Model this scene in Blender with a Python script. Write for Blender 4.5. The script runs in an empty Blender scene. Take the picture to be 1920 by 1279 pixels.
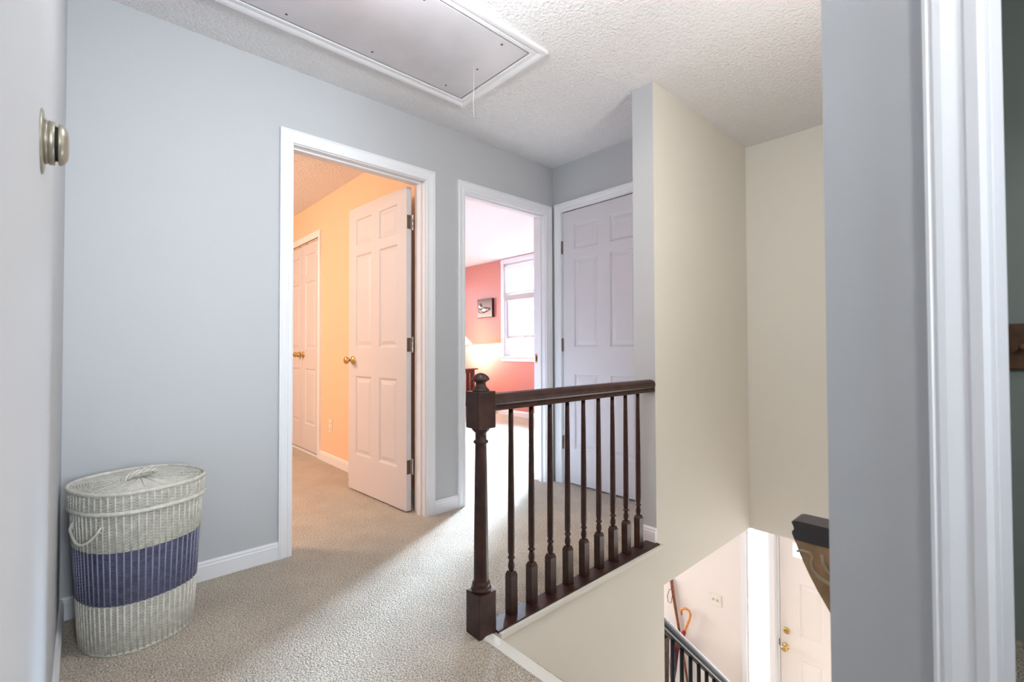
import bpy, bmesh, math, random
from mathutils import Vector, Matrix
random.seed(7)
PI = math.pi
C = bpy.context.scene.collection
S = bpy.context.scene

# ------------------------------------------------------------------ camera
def aim(yaw, pit, rol):
    F = Vector((math.cos(yaw)*math.cos(pit), math.sin(yaw)*math.cos(pit), math.sin(pit)))
    R0 = Vector((math.sin(yaw), -math.cos(yaw), 0)); U0 = R0.cross(F)
    R = R0*math.cos(rol) + U0*math.sin(rol); U = -R0*math.sin(rol) + U0*math.cos(rol)
    return Matrix(((R.x, U.x, -F.x), (R.y, U.y, -F.y), (R.z, U.z, -F.z)))
cam = bpy.data.cameras.new('camera'); co = bpy.data.objects.new('camera', cam); C.objects.link(co)
m = aim(math.radians(47.3987), math.radians(1.0059), math.radians(-0.1881)).to_4x4()
m.translation = (-2.6935, -2.4545, 1.0126)
co.matrix_world = m
cam.sensor_width = 36.0; cam.lens = 877.0/1920*36.0
cam.clip_start = 0.01
cam.dof.use_dof = True; cam.dof.focus_distance = 2.9; cam.dof.aperture_fstop = 4.5
S.camera = co

# ------------------------------------------------------------------ world, lights, exposure
w = bpy.data.worlds.new('daylight'); S.world = w; w.use_nodes = True
bg = w.node_tree.nodes['Background']; bg.inputs['Color'].default_value = (.80, .90, 1, 1); bg.inputs['Strength'].default_value = 1.6
S.view_settings.view_transform = 'Standard'; S.view_settings.look = 'None'
S.view_settings.exposure = 0.0; S.view_settings.gamma = 1.0; S.view_settings.use_curve_mapping = False

def area(name, loc, direction, sx, sy, watts, col, spread=180):
    l = bpy.data.lights.new(name, 'AREA'); l.shape = 'RECTANGLE'; l.size = sx; l.size_y = sy
    l.energy = watts; l.color = col; l.spread = math.radians(spread)
    o = bpy.data.objects.new(name, l); C.objects.link(o); o.location = loc
    o.rotation_euler = Vector(direction).to_track_quat('-Z', 'Y').to_euler()
    return o
def point(name, loc, watts, col, r=.05):
    l = bpy.data.lights.new(name, 'POINT'); l.energy = watts; l.color = col; l.shadow_soft_size = r
    o = bpy.data.objects.new(name, l); C.objects.link(o); o.location = loc
    return o
DAY = (.79, .90, 1.0); WARM = (1.0, .60, .25)
area('daylight_red_room_window', (3.30, 2.62, 2.30), (-1, -.68, -.48), 1.25, .55, 950, (.56, .77, 1.0), 80)
area('red_room_side_fill', (.9, 4.86, 1.55), (0, -1, -.1), 1.5, 1.4, 40, DAY)  # added fill for the coral room; its side window is unseen
area('daylight_hall_window', (-2.27, -4.90, 1.50), (0, 1, -.04), .75, 1.3, 9.5, (.80, .92, 1.0), 44)
area('far_sidelight_fill', (2.40, -1.98, -1.6), (-1, .15, .25), .17, 1.9, 90, (.95, .98, 1))  # added fill for the lower stair wall; this sidelight is unseen
area('daylight_sidelight', (2.40, -.71, -1.7), (-1, 0, 0), .17, 1.8, 60, (.95, .97, 1))
area('daylight_living_room_window', (.9, 2.92, -1.5), (0, -1, 0), 1.8, 1.3, 125, (1, .96, .92))
point('orange_room_lamp', (-3.3, 1.7, 1.95), 115, (1, .82, .66), .2)
point('side_room_fill', (-1.05, -3.5, 2.0), 9, (1, .95, .9), .12)  # added fill, brightens the side room wall and board; no fixture
point('hall_lamp', (-1.85, -1.30, 2.20), 21, (.92, .97, 1), .06)
point('corridor_fill', (-2.60, -3.10, 2.25), 24, (.97, .98, .95), .10)  # added fill to lift the near grey wall; unseen, no fixture
point('stair_fill', (-.95, -2.12, 1.70), 12, (1, .97, .92), .09)  # added fill for the cream stair walls, hidden behind the near grey wall

# ------------------------------------------------------------------ materials
def nodes(mt):
    mt.use_nodes = True; nt = mt.node_tree
    return nt, nt.nodes['Principled BSDF']
MATS = {}
def mat(name, col, rough=.5, bump=None, var=None, spec=None, metal=0, emit=None):
    """bump=(scale, strength, distance); var=(scale, amount) colour variation"""
    mt = bpy.data.materials.new(name); nt, b = nodes(mt)
    b.inputs['Base Color'].default_value = (*col, 1); b.inputs['Roughness'].default_value = rough
    b.inputs['Metallic'].default_value = metal
    if spec is not None: b.inputs['Specular IOR Level'].default_value = spec
    tc = nt.nodes.new('ShaderNodeTexCoord')
    if bump:
        n = nt.nodes.new('ShaderNodeTexNoise'); n.inputs['Scale'].default_value = bump[0]; n.inputs['Detail'].default_value = 4
        nt.links.new(tc.outputs['Object'], n.inputs['Vector'])
        bp = nt.nodes.new('ShaderNodeBump'); bp.inputs['Strength'].default_value = bump[1]; bp.inputs['Distance'].default_value = bump[2]
        nt.links.new(n.outputs['Fac'], bp.inputs['Height']); nt.links.new(bp.outputs['Normal'], b.inputs['Normal'])
    if var:
        n = nt.nodes.new('ShaderNodeTexNoise'); n.inputs['Scale'].default_value = var[0]; n.inputs['Detail'].default_value = 5
        nt.links.new(tc.outputs['Object'], n.inputs['Vector'])
        r = nt.nodes.new('ShaderNodeValToRGB')
        r.color_ramp.elements[0].position = .3; r.color_ramp.elements[1].position = .7
        r.color_ramp.elements[0].color = tuple(max(0, c*(1-var[1])) for c in col)+(1,)
        r.color_ramp.elements[1].color = tuple(min(1, c*(1+var[1])) for c in col)+(1,)
        nt.links.new(n.outputs['Fac'], r.inputs['Fac']); nt.links.new(r.outputs['Color'], b.inputs['Base Color'])
    if emit:
        b.inputs['Emission Color'].default_value = (*emit[0], 1); b.inputs['Emission Strength'].default_value = emit[1]
    MATS[name] = mt
    return mt
grey_paint = mat('grey_paint', (.50, .507, .525), .7, (160, .12, .002), spec=.12)
cream_paint = mat('cream_paint', (.80, .765, .70), .75, (160, .12, .002), spec=.2)
lilac_paint = mat('pale_foyer_paint', (.80, .74, .72), .55, (160, .1, .002))
orange_paint = mat('orange_paint', (.87, .585, .40), .5, (160, .1, .002))
red_paint = mat('coral_red_paint', (.58, .225, .195), .38, (160, .1, .002))
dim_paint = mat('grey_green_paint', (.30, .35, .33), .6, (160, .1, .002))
ceil_paint = mat('textured_ceiling_paint', (.85, .835, .845), .85, (75, 1.0, .012))
trim_paint = mat('white_trim_paint', (.80, .80, .83), .35)
door_paint = mat('white_door_paint', (.64, .62, .645), .5, (300, .03, .001))
hatch_paint = mat('smudged_hatch_paint', (.60, .58, .61), .32, None, (2.3, .14))
frontdoor_paint = mat('front_door_paint', (.82, .77, .75), .4)
dark_wood = mat('dark_stained_wood', (.040, .0155, .0115), .42, (60, .08, .002), (22, .45), spec=.35)
dark_iron = mat('black_stained_wood', (.010, .013, .022), .5, spec=.3)
mission_wood = mat('red_brown_wood', (.09, .022, .016), .4, None, (18, .3))
shelf_dark = mat('near_black_wood', (.040, .032, .033), .5)
shelf_brown = mat('antiqued_brown_wood', (.34, .20, .10), .5, None, (28, .3))
board_wood = mat('brown_board_wood', (.13, .055, .022), .5, None, (14, .5))
brass = mat('polished_brass', (.60, .42, .18), .14, metal=1)
bronze = mat('dull_bronze', (.17, .12, .09), .4, metal=1)
dark_hinge = mat('oiled_bronze', (.035, .024, .018), .45)
steel = mat('worn_steel', (.6, .58, .55), .3, metal=1)
pewter = mat('aged_pewter', (.33, .30, .24), .38, (90, .1, .001), metal=.75)
black_gap = mat('black_gap', (.012, .012, .013), .9)
plastic = mat('ivory_plastic', (.78, .74, .68), .4)
white_plastic = mat('white_blind_plastic', (.85, .85, .86), .45)
rail_grey = mat('stacked_blind_grey', (.50, .46, .46), .5)
vinyl = mat('white_window_vinyl', (.62, .62, .64), .4)
cord_mat = mat('off_white_cord', (.72, .70, .66), .8)
wicker = mat('cream_wicker', (.60, .575, .515), .6, None, (60, .16))
wicker_blue = mat('slate_blue_wicker', (.105, .105, .185), .6, None, (60, .3))
wicker_stake = mat('pale_lavender_wicker', (.23, .23, .32), .6)
wicker_lining = mat('shadowed_wicker_lining', (.17, .155, .125), .9)
crook_wood = mat('honey_bamboo', (.62, .24, .06), .35, None, (30, .25))
stick_wood = mat('russet_stick_wood', (.22, .065, .03), .4, None, (35, .4))
leather = mat('brown_leather', (.12, .05, .03), .6)
red_fabric = mat('red_umbrella_fabric', (.33, .012, .022), .7)
maroon_fabric = mat('maroon_umbrella_fabric', (.075, .008, .02), .75, None, (50, .4))
stand_mat = mat('mottled_dark_wicker', (.05, .028, .022), .6, (45, .6, .01), (38, .85))
print_black = mat('print_black', (.012, .009, .009), .6)
print_white = mat('print_white', (.80, .74, .70), .6)
print_tan = mat('print_tan', (.55, .36, .22), .6)
shade_dark = mat('lead_strip', (.03, .02, .015), .4)
stone = mat('pale_plaster', (.6, .6, .6), .8)

def carpet():
    mt = bpy.data.materials.new('beige_carpet'); nt, b = nodes(mt)
    b.inputs['Roughness'].default_value = 1.0; b.inputs['Specular IOR Level'].default_value = .05
    b.inputs['Sheen Weight'].default_value = .25
    tc = nt.nodes.new('ShaderNodeTexCoord')
    n1 = nt.nodes.new('ShaderNodeTexNoise'); n1.inputs['Scale'].default_value = 190; n1.inputs['Detail'].default_value = 3
    n2 = nt.nodes.new('ShaderNodeTexNoise'); n2.inputs['Scale'].default_value = 5; n2.inputs['Detail'].default_value = 3
    v = nt.nodes.new('ShaderNodeTexVoronoi'); v.inputs['Scale'].default_value = 150
    for n in (n1, n2, v): nt.links.new(tc.outputs['Object'], n.inputs['Vector'])
    r = nt.nodes.new('ShaderNodeValToRGB'); e = r.color_ramp.elements
    e[0].position = .36; e[0].color = (.40, .305, .225, 1); e[1].position = .60; e[1].color = (.95, .845, .70, 1)
    nt.links.new(n1.outputs['Fac'], r.inputs['Fac'])
    mx = nt.nodes.new('ShaderNodeMix'); mx.data_type = 'RGBA'; mx.blend_type = 'MULTIPLY'; mx.inputs[0].default_value = .5
    r2 = nt.nodes.new('ShaderNodeValToRGB'); r2.color_ramp.elements[0].position = .35; r2.color_ramp.elements[1].position = .65
    r2.color_ramp.elements[0].color = (.78, .77, .76, 1)
    nt.links.new(n2.outputs['Fac'], r2.inputs['Fac'])
    nt.links.new(r.outputs['Color'], mx.inputs[6]); nt.links.new(r2.outputs['Color'], mx.inputs[7])
    nt.links.new(mx.outputs[2], b.inputs['Base Color'])
    ad = nt.nodes.new('ShaderNodeMath'); ad.operation = 'SUBTRACT'
    nt.links.new(n1.outputs['Fac'], ad.inputs[0]); nt.links.new(v.outputs['Distance'], ad.inputs[1])
    bp = nt.nodes.new('ShaderNodeBump'); bp.inputs['Strength'].default_value = 1.0; bp.inputs['Distance'].default_value = .010
    nt.links.new(ad.outputs[0], bp.inputs['Height']); nt.links.new(bp.outputs['Normal'], b.inputs['Normal'])
    return mt
carpet_mat = carpet()
def glass():
    mt = bpy.data.materials.new('clear_window_glass'); nt, b = nodes(mt); nt.nodes.remove(b)
    t = nt.nodes.new('ShaderNodeBsdfTransparent'); g = nt.nodes.new('ShaderNodeBsdfGlossy'); g.inputs['Roughness'].default_value = .02
    mx = nt.nodes.new('ShaderNodeMixShader'); mx.inputs[0].default_value = .05
    nt.links.new(t.outputs[0], mx.inputs[1]); nt.links.new(g.outputs[0], mx.inputs[2])
    nt.links.new(mx.outputs[0], nt.nodes['Material Output'].inputs['Surface'])
    return mt
glass_mat = glass()
def shade_glass():
    mt = bpy.data.materials.new('amber_shade_glass'); nt, b = nodes(mt); nt.nodes.remove(b)
    tc = nt.nodes.new('ShaderNodeTexCoord'); v = nt.nodes.new('ShaderNodeTexNoise'); v.inputs['Scale'].default_value = 9
    r = nt.nodes.new('ShaderNodeValToRGB'); r.color_ramp.elements[0].color = (.95, .50, .10, 1); r.color_ramp.elements[1].color = (1, .80, .38, 1)
    nt.links.new(tc.outputs['Object'], v.inputs['Vector']); nt.links.new(v.outputs['Fac'], r.inputs['Fac'])
    t = nt.nodes.new('ShaderNodeBsdfTranslucent'); d = nt.nodes.new('ShaderNodeBsdfDiffuse')
    nt.links.new(r.outputs[0], t.inputs['Color']); nt.links.new(r.outputs[0], d.inputs['Color'])
    mx = nt.nodes.new('ShaderNodeMixShader'); mx.inputs[0].default_value = .35
    nt.links.new(t.outputs[0], mx.inputs[1]); nt.links.new(d.outputs[0], mx.inputs[2])
    nt.links.new(mx.outputs[0], nt.nodes['Material Output'].inputs['Surface'])
    return mt
amber = shade_glass()
def print_ground():
    mt = bpy.data.materials.new('mauve_print_ground'); nt, b = nodes(mt); b.inputs['Roughness'].default_value = .6
    tc = nt.nodes.new('ShaderNodeTexCoord'); sp = nt.nodes.new('ShaderNodeSeparateXYZ'); r = nt.nodes.new('ShaderNodeValToRGB')
    mr = nt.nodes.new('ShaderNodeMapRange'); mr.inputs[1].default_value = 0; mr.inputs[2].default_value = .3
    nt.links.new(tc.outputs['Object'], sp.inputs[0]); nt.links.new(sp.outputs['Z'], mr.inputs[0]); nt.links.new(mr.outputs[0], r.inputs['Fac'])
    r.color_ramp.elements[0].color = (.62, .50, .48, 1); r.color_ramp.elements[1].color = (.12, .075, .08, 1)
    nt.links.new(r.outputs[0], b.inputs['Base Color'])
    return mt
print_bg = print_ground()

# ------------------------------------------------------------------ mesh helpers
def box(bm, x0, x1, y0, y1, z0, z1, mi=0):
    x0, x1 = min(x0, x1), max(x0, x1); y0, y1 = min(y0, y1), max(y0, y1); z0, z1 = min(z0, z1), max(z0, z1)
    v = [bm.verts.new(p) for p in ((x0,y0,z0),(x1,y0,z0),(x1,y1,z0),(x0,y1,z0),(x0,y0,z1),(x1,y0,z1),(x1,y1,z1),(x0,y1,z1))]
    for f in ((0,3,2,1),(4,5,6,7),(0,1,5,4),(1,2,6,5),(2,3,7,6),(3,0,4,7)):
        bm.faces.new([v[i] for i in f]).material_index = mi
    return v
def bevel_all(bm, r, seg=2):
    bmesh.ops.bevel(bm, geom=bm.edges[:], offset=r, segments=seg, affect='EDGES', profile=.5)
def prism(bm, prof, axis, a, b, mi=0):
    """extrude a closed 2-D profile along axis from a to b. axis 'x': prof=(y,z); 'y': (x,z); 'z': (x,y)"""
    def P(p, t):
        return (t, p[0], p[1]) if axis == 'x' else (p[0], t, p[1]) if axis == 'y' else (p[0], p[1], t)
    A = [bm.verts.new(P(p, a)) for p in prof]; B = [bm.verts.new(P(p, b)) for p in prof]
    n = len(prof)
    bm.faces.new(A[::-1]).material_index = mi; bm.faces.new(B).material_index = mi
    for i in range(n):
        bm.faces.new((A[i], A[(i+1) % n], B[(i+1) % n], B[i])).material_index = mi
def lathe(bm, prof, n=24, M=None, mi=0, cap=True):
    """prof = list of (r, z); axis local z; M optional matrix"""
    rings = []
    for r, z in prof:
        ring = []
        for k in range(n):
            p = Vector((r*math.cos(2*PI*k/n), r*math.sin(2*PI*k/n), z))
            ring.append(bm.verts.new(M @ p if M else p))
        rings.append(ring)
    for a, b in zip(rings, rings[1:]):
        for k in range(n):
            f = bm.faces.new((a[k], a[(k+1) % n], b[(k+1) % n], b[k])); f.smooth = True; f.material_index = mi
    if cap:
        bm.faces.new(rings[0][::-1]).material_index = mi; bm.faces.new(rings[-1]).material_index = mi
def tube(bm, pts, r, n=8, closed=False, mi=0):
    pts = [Vector(p) for p in pts]; N = len(pts)
    rr = r if isinstance(r, (list, tuple)) else [r]*N
    rings = []; up = None
    for i, p in enumerate(pts):
        if closed: t = pts[(i+1) % N]-pts[i-1]
        else: t = pts[min(i+1, N-1)]-pts[max(i-1, 0)]
        t.normalize()
        if up is None:
            up = t.cross(Vector((0, 0, 1)))
            if up.length < 1e-3: up = t.cross(Vector((1, 0, 0)))
        up = up - t*up.dot(t); up.normalize(); s = t.cross(up)
        rings.append([bm.verts.new(p+(up*math.cos(2*PI*k/n)+s*math.sin(2*PI*k/n))*rr[i]) for k in range(n)])
    L = N if closed else N-1
    for i in range(L):
        a, b = rings[i], rings[(i+1) % N]
        for k in range(n):
            f = bm.faces.new((a[k], a[(k+1) % n], b[(k+1) % n], b[k])); f.smooth = True; f.material_index = mi
    if not closed:
        bm.faces.new(rings[0][::-1]).material_index = mi; bm.faces.new(rings[-1]).material_index = mi
def obj(name, bm, mats, parent=None, M=None, fix=True):
    if fix: bmesh.ops.recalc_face_normals(bm, faces=bm.faces)
    me = bpy.data.meshes.new(name); bm.to_mesh(me); bm.free()
    for mm in (mats if isinstance(mats, (list, tuple)) else [mats]): me.materials.append(mm)
    o = bpy.data.objects.new(name, me); C.objects.link(o)
    if M is not None: o.matrix_local = M
    if parent: o.parent = parent
    return o
def tag(o, label, cat, group=None):
    o['label'] = label; o['category'] = cat
    if group: o['group'] = group
    return o
def thing(name, label, cat, loc=(0,0,0), rz=0, group=None):
    o = bpy.data.objects.new(name, None); C.objects.link(o); o.empty_display_size = .1
    o.location = loc; o.rotation_euler = (0, 0, rz)
    return tag(o, label, cat, group)
def struct(o, label, cat):
    o['kind'] = 'structure'; o['label'] = label; o['category'] = cat
    return o
def B(*boxes):
    bm = bmesh.new()
    for b in boxes: box(bm, *b)
    return bm

# ------------------------------------------------------------------ the shell
H = 2.4217; Z0 = -2.70; ZL = -.2325
XL = -2.7466                      # left wall plane
T = .115
# openings in the long grey wall
D1 = (-1.920, -1.158); D2 = (-.8515, -.0923); DH = 2.045
def wall_with_openings(name, ys, mt, xs, opens, zt=H, z0=0):
    bm = bmesh.new(); x = xs[0]
    for (a, b, zlo, zhi) in opens:
        box(bm, x, a, ys[0], ys[1], z0, zt)
        if zhi < zt: box(bm, a, b, ys[0], ys[1], zhi, zt)
        if zlo > z0: box(bm, a, b, ys[0], ys[1], z0, zlo)
        x = b
    box(bm, x, xs[1], ys[0], ys[1], z0, zt)
    return obj(name, bm, mt)
j = .018                          # jamb thickness stands inside the rough opening
g = .006
RO = [(D1[0]-j, D1[1]+j, 0, DH+j), (D2[0]-j, D2[1]+j, 0, DH+j)]
struct(wall_with_openings('wall_back', (0, T/2), grey_paint, (XL-T, 0.0), RO), 'grey hall wall with two open doorways', 'wall')
struct(wall_with_openings('wall_orange_south', (T/2, T), orange_paint, (-4.6, -1.0), RO[:1]), 'orange room side of the long hall wall', 'wall')
struct(wall_with_openings('wall_red_south', (T/2, T), red_paint, (-1.0, 2.15), RO[1:]), 'coral room side of the long hall wall', 'wall')
struct(obj('wall_left', B((XL-T, XL, -5.0, 0, 0, H)), grey_paint), 'pale grey wall at the left edge carrying the round thermostat', 'wall')
# end wall with the closed door (plane x = 0)
DBY = (-.8596, -.0945)
def xwall(name, xs, mt, y0, y1, opens, z0=0, zt=H):
    bm = bmesh.new(); y = y0
    for (a, b, zlo, zhi) in opens:
        box(bm, xs[0], xs[1], y, a, z0, zt)
        if zhi < zt: box(bm, xs[0], xs[1], a, b, zhi, zt)
        if zlo > z0: box(bm, xs[0], xs[1], a, b, z0, zlo)
        y = b
    box(bm, xs[0], xs[1], y, y1, z0, zt)
    return obj(name, bm, mt)
struct(xwall('wall_end', (0, T), grey_paint, -1.038, T/2, [(DBY[0]-j, DBY[1]+j, 0, DH+j+.012)]), 'grey wall around the closed panel door', 'wall')
struct(obj('wall_closet_back', B((.60, .72, -1.038, 0, 0, H)), stone), 'back of the closet behind the closed door', 'wall')
# pier and stairwell walls
FB0 = ZL+.012
bm = bmesh.new()
box(bm, -.4945, .7292, -1.164, -1.038, 0, H)
box(bm, -.426, .8442, -1.164, -1.038, ZL, 0)
box(bm, -1.61, -.4945, -1.164, -1.109, Z0, 0)
box(bm, -1.61, -.4945, -1.1089, -1.038, Z0, FB0)
box(bm, -.4945, -.426, -1.164, -1.038, Z0, 0)
# the narrow end of the pier keeps the hall's light grey paint
bm.faces.ensure_lookup_table()
for f in bm.faces:
    c = f.calc_center_median()
    if (abs(c.x+.4945) < 1e-4 and c.z > 0) or (abs(c.y+1.038) < 1e-4 and c.z > 0): f.material_index = 1
struct(obj('wall_stair_north', bm, [cream_paint, grey_paint]), 'cream stairwell wall ending in a pier at the handrail', 'wall')
struct(obj('wall_stair_end', B((.7292, .8442, -2.24, -1.164, ZL, H)), cream_paint), 'cream wall across the far end of the stairwell', 'wall')
struct(obj('wall_stair_south', B((-1.685, 2.15, -2.30, -2.24, Z0, H))    , cream_paint), 'near side wall of the stairwell', 'wall')
bm = B((-1.8, -1.685, -2.4317+j, -2.24, 0, H), (-1.8, -1.685, -3.197-j, -2.4317+j, DH+j, H), (-1.8, -1.685, -5.0, -3.197-j, 0, H))
struct(obj('wall_right', bm, grey_paint), 'near grey wall at the right beside the white casing', 'wall')
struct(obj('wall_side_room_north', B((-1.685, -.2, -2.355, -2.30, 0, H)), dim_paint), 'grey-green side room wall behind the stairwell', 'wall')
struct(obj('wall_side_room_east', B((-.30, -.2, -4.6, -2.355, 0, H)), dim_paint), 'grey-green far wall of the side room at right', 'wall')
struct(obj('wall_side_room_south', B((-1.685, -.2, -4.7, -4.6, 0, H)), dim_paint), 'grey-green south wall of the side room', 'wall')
bm = bmesh.new()
for b in ((XL-T, -2.66, -4.72, -4.60, 0, H), (-1.88, -1.8, -4.72, -4.60, 0, H), (-2.66, -1.88, -4.72, -4.60, 0, .8), (-2.66, -1.88, -4.72, -4.60, 2.2, H)): box(bm, *b)
struct(obj('wall_south', bm, grey_paint), 'grey wall with a window behind the viewpoint', 'wall')
# orange room
OX = -1.055
struct(xwall('wall_orange_east', (OX, -.995), orange_paint, T, 4.4, [(2.02-j, 2.92+j, 0, DH+j)]), 'orange wall with the white closet doors', 'wall')
struct(obj('wall_orange_west', B((-4.7, -4.6, T/2, 4.4, 0, H)), orange_paint), 'orange room west wall', 'wall')
struct(obj('wall_orange_north', B((-4.7, -.995, 4.4, 4.5, 0, H)), orange_paint), 'orange room north wall', 'wall')
# red room
WY = (1.00, 2.99); WZ = (.905, 2.33)
struct(xwall('wall_red_west', (-.995, -.935), red_paint, T, 4.6, [(2.02-j, 2.92+j, 0, DH+j)]), 'coral room west wall', 'wall')
struct(xwall('wall_red_east', (2.15, 2.27), red_paint, T/2, 4.7, [(WY[0], WY[1], WZ[0], WZ[1])]), 'coral red wall with the bright window', 'wall')
bm = bmesh.new()
for b in ((-.995, .15, 4.6, 4.72, 0, H), (1.65, 2.15, 4.6, 4.72, 0, H), (.15, 1.65, 4.6, 4.72, 0, .85), (.15, 1.65, 4.6, 4.72, 2.25, H)): box(bm, *b)
struct(obj('wall_red_north', bm, red_paint), 'coral room north wall with an added window opening', 'wall')
# foyer (lower storey)
SLY = (-.802, -.618); FDY = (-1.80, -.885)
bm = bmesh.new()
box(bm, 2.15, 2.27, SLY[1], 2.8, Z0, ZL); box(bm, 2.15, 2.27, SLY[0], SLY[1], -.64, ZL); box(bm, 2.15, 2.27, SLY[0], SLY[1], Z0, Z0+.15)
box(bm, 2.15, 2.27, -.865, SLY[0], Z0, ZL); box(bm, 2.15, 2.27, FDY[0]-.02, -.865, -.64, ZL); box(bm, 2.15, 2.27, -1.885, FDY[0]-.02, Z0, ZL); box(bm, 2.15, 2.27, -2.24, -2.07, Z0, ZL); box(bm, 2.15, 2.27, -2.07, -1.885, Z0, Z0+.15); box(bm, 2.15, 2.27, -2.07, -1.885, -.64, ZL)
struct(obj('wall_foyer', bm, lilac_paint), 'pale foyer wall downstairs with sidelight and front door', 'wall')
bm = bmesh.new()
for b in ((-1.61, 0, 2.7, 2.8, Z0, ZL), (1.8, 2.15, 2.7, 2.8, Z0, ZL), (0, 1.8, 2.7, 2.8, Z0, -2.1), (0, 1.8, 2.7, 2.8, -.85, ZL)): box(bm, *b)
struct(obj('wall_living_room', bm, lilac_paint), 'downstairs living room wall with a window', 'wall')
struct(obj('wall_lower_west', B((-1.73, -1.61, -2.30, 2.8, Z0, ZL)), lilac_paint), 'downstairs west wall', 'wall')
# floors
FB = ZL+.012
bm = B((-1.652, -.4946, -1.109, -1.0376, FB, 0), (XL-T, .72, -1.0375, T/2, FB, 0), (-4.7, -.9951, T/2, 4.5, FB, 0), (-.995, 2.15, T/2, 4.7, FB, 0),
       (.845, 2.15, -1.0375, T/2, FB, 0), (XL-T, -1.652, -2.24, -1.0376, FB, 0), (XL-T, -1.652, -4.72, -2.2401, FB, 0))
struct(obj('floor', bm, carpet_mat), 'beige pile carpet of the landing and the upstairs rooms', 'floor')
struct(obj('floor_side_room', B((-1.6519, -.2, -4.7, -2.3551, FB, 0)), carpet_mat), 'carpet of the side room', 'floor')
struct(obj('floor_foyer', B((-1.73, 2.27, -2.30, 2.8, Z0-.1, Z0)), carpet_mat), 'foyer floor downstairs', 'floor')
struct(obj('ceiling_foyer', B((-1.61, 2.15, -1.037, 2.7, ZL, FB), (.8443, 2.15, -2.24, -1.037, ZL, FB)), ceil_paint), 'white foyer ceiling', 'ceiling')
# ceiling of the upper floor
struct(obj('ceiling', B((XL-T, .73, -5.0, T/2, H, H+.1)), ceil_paint), 'textured white ceiling over the landing and stairwell', 'ceiling')
struct(obj('ceiling_orange_room', B((-4.7, -.995, T/2, 4.5, H, H+.1)), ceil_paint), 'textured ceiling of the orange room', 'ceiling')
struct(obj('ceiling_red_room', B((-.995, 2.27, T/2, 4.72, H, H+.1)), ceil_paint), 'white ceiling of the coral room', 'ceiling')

# baseboards
BH = .083
def basep(s):   # profile: (distance out from wall, z)
    return [(0, 0), (s*.013, 0), (s*.013, BH-.02), (s*.010, BH-.016), (s*.011, BH-.008), (s*.006, BH), (0, BH)]
def base_x(name, wall_y, s, x0, x1, label):
    bm = bmesh.new(); prism(bm, [(wall_y+p[0], p[1]) for p in basep(s)], 'x', x0, x1)
    return struct(obj(name, bm, trim_paint), label, 'baseboard')
def base_y(name, wall_x, s, y0, y1, label):
    bm = bmesh.new(); prism(bm, [(wall_x+p[0], p[1]) for p in basep(s)], 'y', y0, y1)
    return struct(obj(name, bm, trim_paint), label, 'baseboard')
base_x('baseboard_back', 0, -1, XL, -1.981, 'white baseboard behind the hamper')
base_x('baseboard_between', 0, -1, -1.0975, -.9125, 'white baseboard between the two open doorways')
base_y('baseboard_left', XL, 1, -5.0, -.0131, 'white baseboard along the left wall')
base_y('baseboard_pier', -.4945, -1, -1.164, -1.038, 'short white baseboard on the pier end')
base_x('baseboard_pier_side', -1.038, 1, -.4945, -.0131, 'baseboard on the hall side of the pier')
base_y('baseboard_end', 0, -1, -1.0249, -.922, 'baseboard beside the closed door')
base_y('baseboard_orange', OX, -1, T+.013, 1.955, 'white baseboard on the orange wall')
base_y('baseboard_red', 2.15, -1, T+.013, 4.6, 'white baseboard under the window')
base_y('baseboard_right', -1.8, -1, -2.368, -2.24, 'baseboard on the near grey wall at right')

# ------------------------------------------------------------------ casings, jambs and doors
CW = .061
CAS = [(0, 0), (0, .009), (.006, .012), (.018, .012), (.021, .0095), (.030, .012), (.042, .0155), (.050, .0165), (.053, .0145), (.057, .0175), (CW, .0165), (CW, 0)]
def casing(bm, a, b, top, place, z0=0.0, legs=(True, True)):
    """a<b opening edges along the wall; place(u, d, z) -> point"""
    r = .005
    a -= r; b += r; top += r
    n = len(CAS); rows = []
    for (w_, d) in CAS:
        rows.append([bm.verts.new(place(u, d, z)) for (u, z) in ((a-w_, z0), (a-w_, top+w_), (b+w_, top+w_), (b+w_, z0))])
    for i in range(n):
        p, q = rows[i], rows[(i+1) % n]
        for k in range(3): bm.faces.new((p[k], p[k+1], q[k+1], q[k]))
    bm.faces.new([r_[0] for r_ in rows]); bm.faces.new([r_[3] for r_ in rows][::-1])
def frame_y(parent, a, b, top, y0, y1, both=True, stop=(.070, .105)):
    """door frame in a wall lying along x; y0 hall face"""
    bm = bmesh.new()
    box(bm, a-.0175, a, y0, y1, 0, top+.0175); box(bm, b, b+.0175, y0, y1, 0, top+.0175); box(bm, a, b, y0, y1, top, top+.0175)
    s0, s1 = y0+stop[0]-.034, y0+stop[0]
    box(bm, a, a+.011, s0, s1, 0, top-.011); box(bm, b-.011, b, s0, s1, 0, top-.011); box(bm, a, b, s0, s1, top-.011, top)
    obj('door_frame', bm, trim_paint, parent)
    bm = bmesh.new(); casing(bm, a, b, top, lambda u, d, z: (u, y0-d, z))
    obj('casing', bm, trim_paint, parent)
    if both:
        bm = bmesh.new(); casing(bm, a, b, top, lambda u, d, z: (u, y1+d, z))
        obj('casing', bm, trim_paint, parent)
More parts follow.
